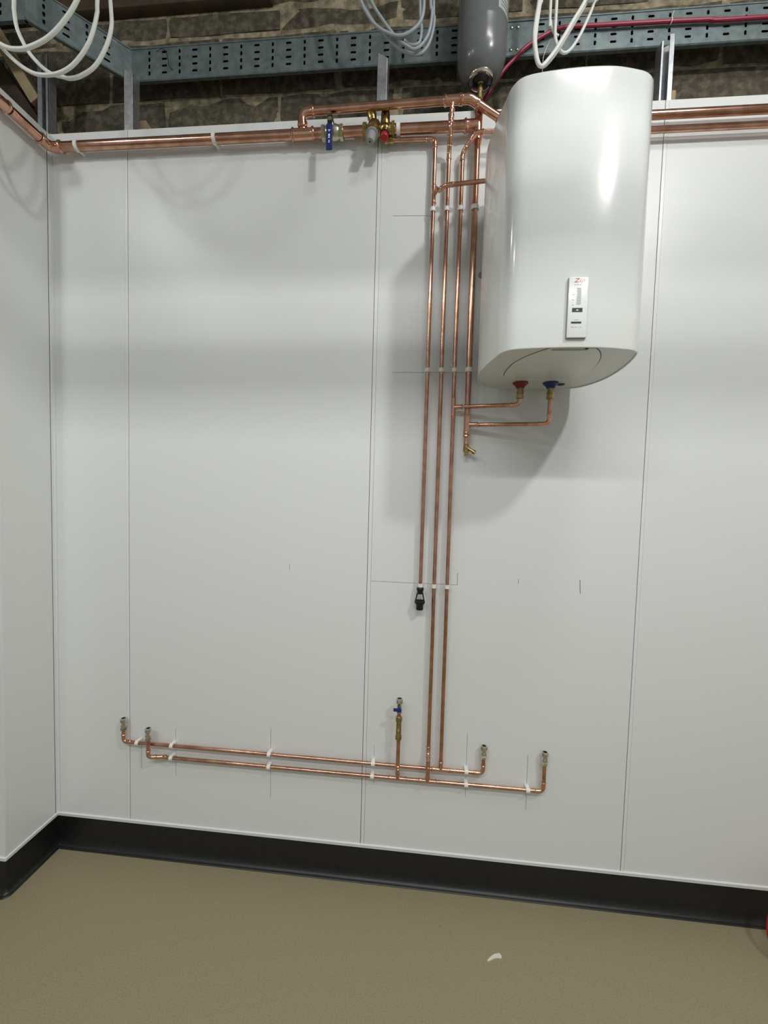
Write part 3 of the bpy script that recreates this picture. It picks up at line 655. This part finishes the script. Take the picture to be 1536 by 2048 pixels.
bm = NB(); vv = [bm.verts.new((x, y, z)) for y in (yf-.0007, yf-.0001) for x, z in ((1.9215, 2.0612), (1.9295, 2.0612), (1.9255, 2.0650))]
for f in ((0, 1, 2), (5, 4, 3), (0, 3, 4, 1), (1, 4, 5, 2), (2, 5, 3, 0)): bm.faces.new([vv[q] for q in f])
obj('indicator_arrow', bm, M['print_white'], cp, smooth=0)
for x0, x1, z in ((1.9155, 1.919, 2.1265), (1.921, 1.926, 2.1265), (1.928, 1.934, 2.1265), (1.936, 1.9385, 2.1265), (1.9115, 1.919, 2.0195), (1.921, 1.9255, 2.0195), (1.929, 1.9305, 2.0195), (1.9335, 1.938, 2.0195), (1.9105, 1.9175, 2.1015), (1.911, 1.916, 2.088), (1.912, 1.9155, 2.0755)):
    printed('small_print', x0, x1, z-.0006, z+.0006, 'print_grey')
def text(body_, loc, size, m, parent, shear=0.0, name='lettering'):
    cu = bpy.data.curves.new(name, 'FONT'); cu.body = body_; cu.size = size; cu.shear = shear; cu.extrude = .0002; cu.space_character = 1.12
    cu.align_x = 'CENTER'
    o = bpy.data.objects.new(name, cu); COL.objects.link(o)
    bpy.context.view_layer.update()
    me = bpy.data.meshes.new_from_object(o.evaluated_get(bpy.context.evaluated_depsgraph_get()))
    bpy.data.objects.remove(o); bpy.data.curves.remove(cu)
    bm = NB(); bm.from_mesh(me); bpy.data.meshes.remove(me)
    bmesh.ops.transform(bm, matrix=Matrix.Translation(loc) @ Matrix.Rotation(math.pi/2, 4, 'X') @ Matrix.Scale(1.25, 4, (1, 0, 0)), verts=bm.verts)
    return obj(name, bm, m, parent, smooth=0)
text('Zip', (1.9275, yf-.0002, 2.1325), .0145, M['print_red'], cp, .32, 'maker_lettering')

# ------------------------------------------------------------------ expansion vessel
vx_, vy_ = 1.703, -.030
t = thing('expansion_vessel', (vx_, vy_, 3.0), 'grey cylindrical expansion vessel standing on a brass stem above the thick riser', 'expansion vessel')
prof = [(3.056, .040), (3.060, .052), (3.070, .064), (3.085, .0745), (3.105, .0815), (3.130, .0850), (3.160, .0862), (3.195, .0862), (3.199, .0868), (3.205, .0868), (3.209, .0860), (3.42, .0860), (3.47, .082), (3.51, .070), (3.54, .048), (3.555, .02), (3.557, .002)]
bm = NB(); lathe(bm, (vx_, vy_, 0), ZP, prof, 40); vb = obj('body', bm, M['vessel'], t, smooth=50)
bm = NB(); lathe(bm, (vx_, vy_, 0), ZP, [(3.062, .047), (3.057, .0475), (3.052, .045), (3.050, .041), (3.052, .037), (3.057, .036)], 32, False); obj('flange_ring', bm, M['chrome'], t, smooth=60)
bm = NB(); lathe(bm, (vx_, vy_, 0), ZP, [(3.062, .040), (3.058, .037), (3.057, .030), (3.050, .024), (3.046, .012)], 24, True); obj('flange_cup', bm, M['black'], t)
for k in range(4):
    a = math.pi/4+k*math.pi/2; bm = NB()
    pts = [(vx_+.032*math.cos(a+q), vy_+.032*math.sin(a+q), 3.0545) for q in (-.36, -.18, 0, .18, .36)]
    sweep(bm, pts, .0036, 6); obj('flange_lug', bm, M['chrome'], t)
bm = NB(); lathe(bm, (vx_, vy_, 3.052), -ZP, [(0, .010), (.006, .010), (.007, .0080), (.020, .0080), (.022, .0105), (.032, .0105), (.034, .0085), (.044, .0085), (.046, .0108), (.060, .0108), (.062, .0085)], 8); obj('brass_stem', bm, M['brass'], t)
bm = NB(); g = []
for j in range(2):
    row = []
    for k in range(9):
        a = math.radians(-60+k*9); row.append(bm.verts.new((vx_+.0866*math.cos(a), vy_+.0866*math.sin(a), (3.222, 3.318)[j])))
    g.append(row)
for k in range(8): bm.faces.new((g[0][k], g[0][k+1], g[1][k+1], g[1][k]))
bmesh.ops.solidify(bm, geom=bm.faces[:], thickness=.0004); lb = obj('rating_label', bm, M['label'], t)
for j, z in enumerate((3.236, 3.247, 3.258, 3.276, 3.29, 3.302)):
    bm = NB(); pts = [(vx_+.0871*math.cos(math.radians(a)), vy_+.0871*math.sin(math.radians(a)), z) for a in range(-52, -6+4*(j % 3), 6)]
    sweep(bm, pts, .0008, 4); obj('label_print', bm, M['print_grey'], lb, smooth=0)

# ------------------------------------------------------------------ cables
def cable(name, pts, r, m, label, cat='cable', group=None, closed=False, k=6, n=10):
    bm = NB(); sweep(bm, crom(pts, k, closed), r, n, closed=closed); return tag(obj(name, bm, M[m]), label, cat, group)
g = 'white cable coil hanging at top left'
cable('white_cable', [(.60, -.45, 3.95), (.585, -.45, 3.3), (.565, -.45, 3.05), (.522, -.45, 2.953), (.479, -.45, 2.897), (.429, -.45, 2.857), (.368, -.45, 2.835), (.327, -.45, 2.834), (.295, -.45, 2.843), (.25, -.45, 2.872), (.20, -.445, 2.93), (.17, -.44, 3.02), (.17, -.44, 3.12), (.22, -.44, 3.22), (.31, -.44, 3.27), (.36, -.44, 3.40), (.37, -.44, 3.95)], .0058, 'whitecable', 'thickest white cable loop, highest of the three loops at top left', group=g)
cable('white_cable', [(.30, -.40, 3.95), (.285, -.40, 3.3), (.274, -.40, 3.027), (.274, -.40, 2.996), (.282, -.40, 2.947), (.306, -.40, 2.897), (.336, -.40, 2.856), (.385, -.40, 2.813), (.432, -.40, 2.797), (.453, -.40, 2.792), (.487, -.40, 2.797), (.533, -.40, 2.822), (.568, -.40, 2.872), (.586, -.40, 2.926), (.585, -.40, 2.980), (.578, -.40, 3.05), (.55, -.40, 3.3), (.52, -.40, 3.95)], .0054, 'whitecable', 'white cable loop hanging lowest and furthest right of the three at top left', group=g)
cable('white_cable', [(.58, -.42, 3.95), (.572, -.42, 3.2), (.559, -.42, 2.983), (.558, -.42, 2.949), (.542, -.42, 2.891), (.517, -.42, 2.846), (.477, -.42, 2.807), (.431, -.42, 2.788), (.376, -.42, 2.788), (.336, -.42, 2.803), (.295, -.42, 2.832), (.262, -.42, 2.863), (.235, -.42, 2.895), (.20, -.42, 2.96), (.18, -.42, 3.1), (.20, -.42, 3.3), (.22, -.42, 3.95)], .0054, 'whitecable', 'middle white cable loop crossing below the thick loop at top left', group=g)
g = 'grey cable coil left of the vessel'
cable('grey_cable', [(1.20, -.1, 3.95), (1.235, -.1, 3.40), (1.275, -.1, 3.283), (1.300, -.1, 3.235), (1.327, -.1, 3.199), (1.363, -.1, 3.173), (1.405, -.1, 3.157), (1.437, -.1, 3.160), (1.468, -.1, 3.178), (1.487, -.1, 3.202), (1.495, -.1, 3.244), (1.491, -.1, 3.30), (1.47, -.1, 3.5), (1.46, -.1, 3.95)], .0056, 'greycable', 'grey cable forming the highest loop of the coil beside the vessel', group=g)
cable('grey_cable', [(1.23, -.085, 3.95), (1.27, -.085, 3.40), (1.309, -.085, 3.297), (1.335, -.085, 3.252), (1.373, -.085, 3.200), (1.406, -.085, 3.161), (1.437, -.085, 3.138), (1.462, -.085, 3.124), (1.486, -.085, 3.132), (1.510, -.085, 3.163), (1.520, -.085, 3.201), (1.523, -.085, 3.250), (1.515, -.085, 3.32), (1.50, -.085, 3.95)], .0054, 'greycable', 'grey cable forming the middle loop of the coil beside the vessel', group=g)
cable('grey_cable', [(1.24, -.068, 3.95), (1.25, -.068, 3.42), (1.282, -.068, 3.316), (1.314, -.068, 3.250), (1.356, -.068, 3.197), (1.411, -.068, 3.146), (1.454, -.068, 3.126), (1.486, -.068, 3.124), (1.510, -.068, 3.146), (1.525, -.068, 3.185), (1.532, -.068, 3.239), (1.527, -.068, 3.31), (1.52, -.068, 3.95)], .0054, 'greycable', 'grey cable forming the lowest outer loop of the coil beside the vessel', group=g)
cable('grey_cable', [(1.478, -.056, 3.95), (1.479, -.056, 3.40), (1.480, -.056, 3.312), (1.483, -.056, 3.253), (1.488, -.056, 3.214), (1.480, -.056, 3.172), (1.449, -.060, 3.164), (1.427, -.066, 3.174)], .0054, 'greycable', 'grey cable tail with a free end tucked inside the grey coil', group=g)
g = 'white cables hanging above the heater'
cable('white_cable', [(1.885, -.12, 3.95), (1.878, -.12, 3.3), (1.875, -.12, 3.215), (1.867, -.12, 3.150), (1.864, -.12, 3.096), (1.875, -.12, 3.030), (1.890, -.12, 3.007), (1.909, -.12, 3.022), (1.941, -.12, 3.064), (1.987, -.12, 3.142), (2.023, -.12, 3.204), (2.06, -.12, 3.3), (2.08, -.12, 3.95)], .0062, 'whitecable', 'white cable loop hanging lowest above the heater top', group=g)
cable('white_cable', [(1.875, -.105, 3.95), (1.886, -.105, 3.3), (1.881, -.105, 3.215), (1.874, -.105, 3.150), (1.872, -.105, 3.096), (1.884, -.105, 3.036), (1.899, -.105, 3.020), (1.917, -.105, 3.032), (1.949, -.105, 3.074), (1.994, -.105, 3.150), (2.030, -.105, 3.212), (2.07, -.105, 3.3), (2.09, -.105, 3.95)], .0055, 'whitecable', 'white cable running just inside the lowest loop above the heater', group=g)
cable('white_cable', [(1.922, -.08, 3.95), (1.922, -.08, 3.234), (1.924, -.08, 3.190), (1.937, -.08, 3.151), (1.953, -.078, 3.140)], .0046, 'whitecable', 'white cable with a short free end inside the loop above the heater', group=g)
cable('white_cable', [(1.94, -.09, 3.95), (1.939, -.09, 3.233), (1.938, -.09, 3.178), (1.941, -.09, 3.117), (1.963, -.09, 3.077), (1.986, -.09, 3.078), (2.012, -.09, 3.112), (2.038, -.09, 3.166), (2.059, -.09, 3.223), (2.08, -.09, 3.32), (2.10, -.09, 3.95)], .0050, 'whitecable', 'smaller white cable loop hanging higher above the heater', group=g)
cable('thin_wire', [(1.93, -.07, 3.14), (1.918, -.07, 3.115), (1.908, -.07, 3.080), (1.906, -.075, 3.03), (1.907, -.08, 2.98)], .0009, 'whitecable', 'thin pale wire hanging from the white loops to the heater top', 'wire')
rc = cable('red_cable', [(4.5, .066, 3.30), (2.710, .066, 3.301), (2.532, .066, 3.306), (2.384, .066, 3.310), (2.153, .066, 3.314), (2.049, .066, 3.316), (1.986, .066, 3.311), (1.925, .066, 3.285), (1.875, .066, 3.255), (1.833, .066, 3.214), (1.796, .066, 3.176), (1.743, .064, 3.096), (1.715, .06, 3.05), (1.67, .05, 2.96), (1.65, .045, 2.85)], .0068, 'redcable', 'dark red cable along the tray dropping behind the grey vessel')
bm = NB(); sweep(bm, [(2.384+.0, .066+.009*math.cos(a), 3.310+.009*math.sin(a)) for a in [i*math.pi/8 for i in range(16)]], .0018, 6, closed=True)
sweep(bm, [(2.384, .060, 3.318), (2.386, .052, 3.332)], .0014, 6); obj('cable_tie', bm, M['clip'], rc)
bm = NB(); sweep(bm, crom([(.405, .076, 3.345), (.43, .070, 3.350), (.452, .066, 3.335), (.462, .066, 3.305), (.463, .072, 3.285), (.475, .078, 3.272)], 5), .0014, 6); tag(obj('cable_tie', bm, M['black']), 'black cable tie curling out of the tray near the left corner', 'cable tie')
# red hose at the right edge of the floor
cable('red_hose', [(2.966, -0.06, 0.25), (2.876, -0.085, 0.225), (2.811, -0.11, 0.165), (2.787, -0.13, 0.095), (2.804, -0.16, 0.03), (2.866, -0.2, 0.01), (3.006, -0.26, 0.009), (3.206, -0.3, 0.009), (3.356, -0.2, 0.05), (3.366, -0.1, 0.16), (3.256, -0.06, 0.24), (3.106, -0.055, 0.27), (2.966, -0.075, 0.262), (2.906, -0.09, 0.23), (2.856, -0.12, 0.14), (2.876, -0.16, 0.04), (3.006, -0.22, 0.01), (3.506, -0.5, 0.01)], .0085, 'redhose', 'bright red hose loop on the floor at the right edge', 'hose')
# flake on the floor
bm = NB(); pts = [(1.812, -.252), (1.824, -.240), (1.840, -.229), (1.858, -.224), (1.864, -.232), (1.862, -.240), (1.848, -.240), (1.832, -.245), (1.818, -.254)]
prism(bm, pts, .0003, .0035); tag(obj('plaster_flake', bm, M['chip'], smooth=0), 'small cream flake of debris lying on the beige floor', 'debris')
for x, y, r, lbl in ((1.655, -.155, .004, 'largest dark crumb of debris, left of the cream flake'), (1.40, -.20, .0025, 'small dark crumb of debris left of the largest crumb'), (1.18, -.16, .0018, 'tiniest dark crumb of debris, furthest left on the floor'), (2.20, -.075, .003, 'dark crumb of debris against the skirting right of the flake')):
    bm = NB(); lathe(bm, (x, y, .0002), ZP, [(0, r), (.002, r*.6)], 7); tag(obj('floor_crumb', bm, M['mortar']), lbl, 'debris', 'crumbs on the floor')
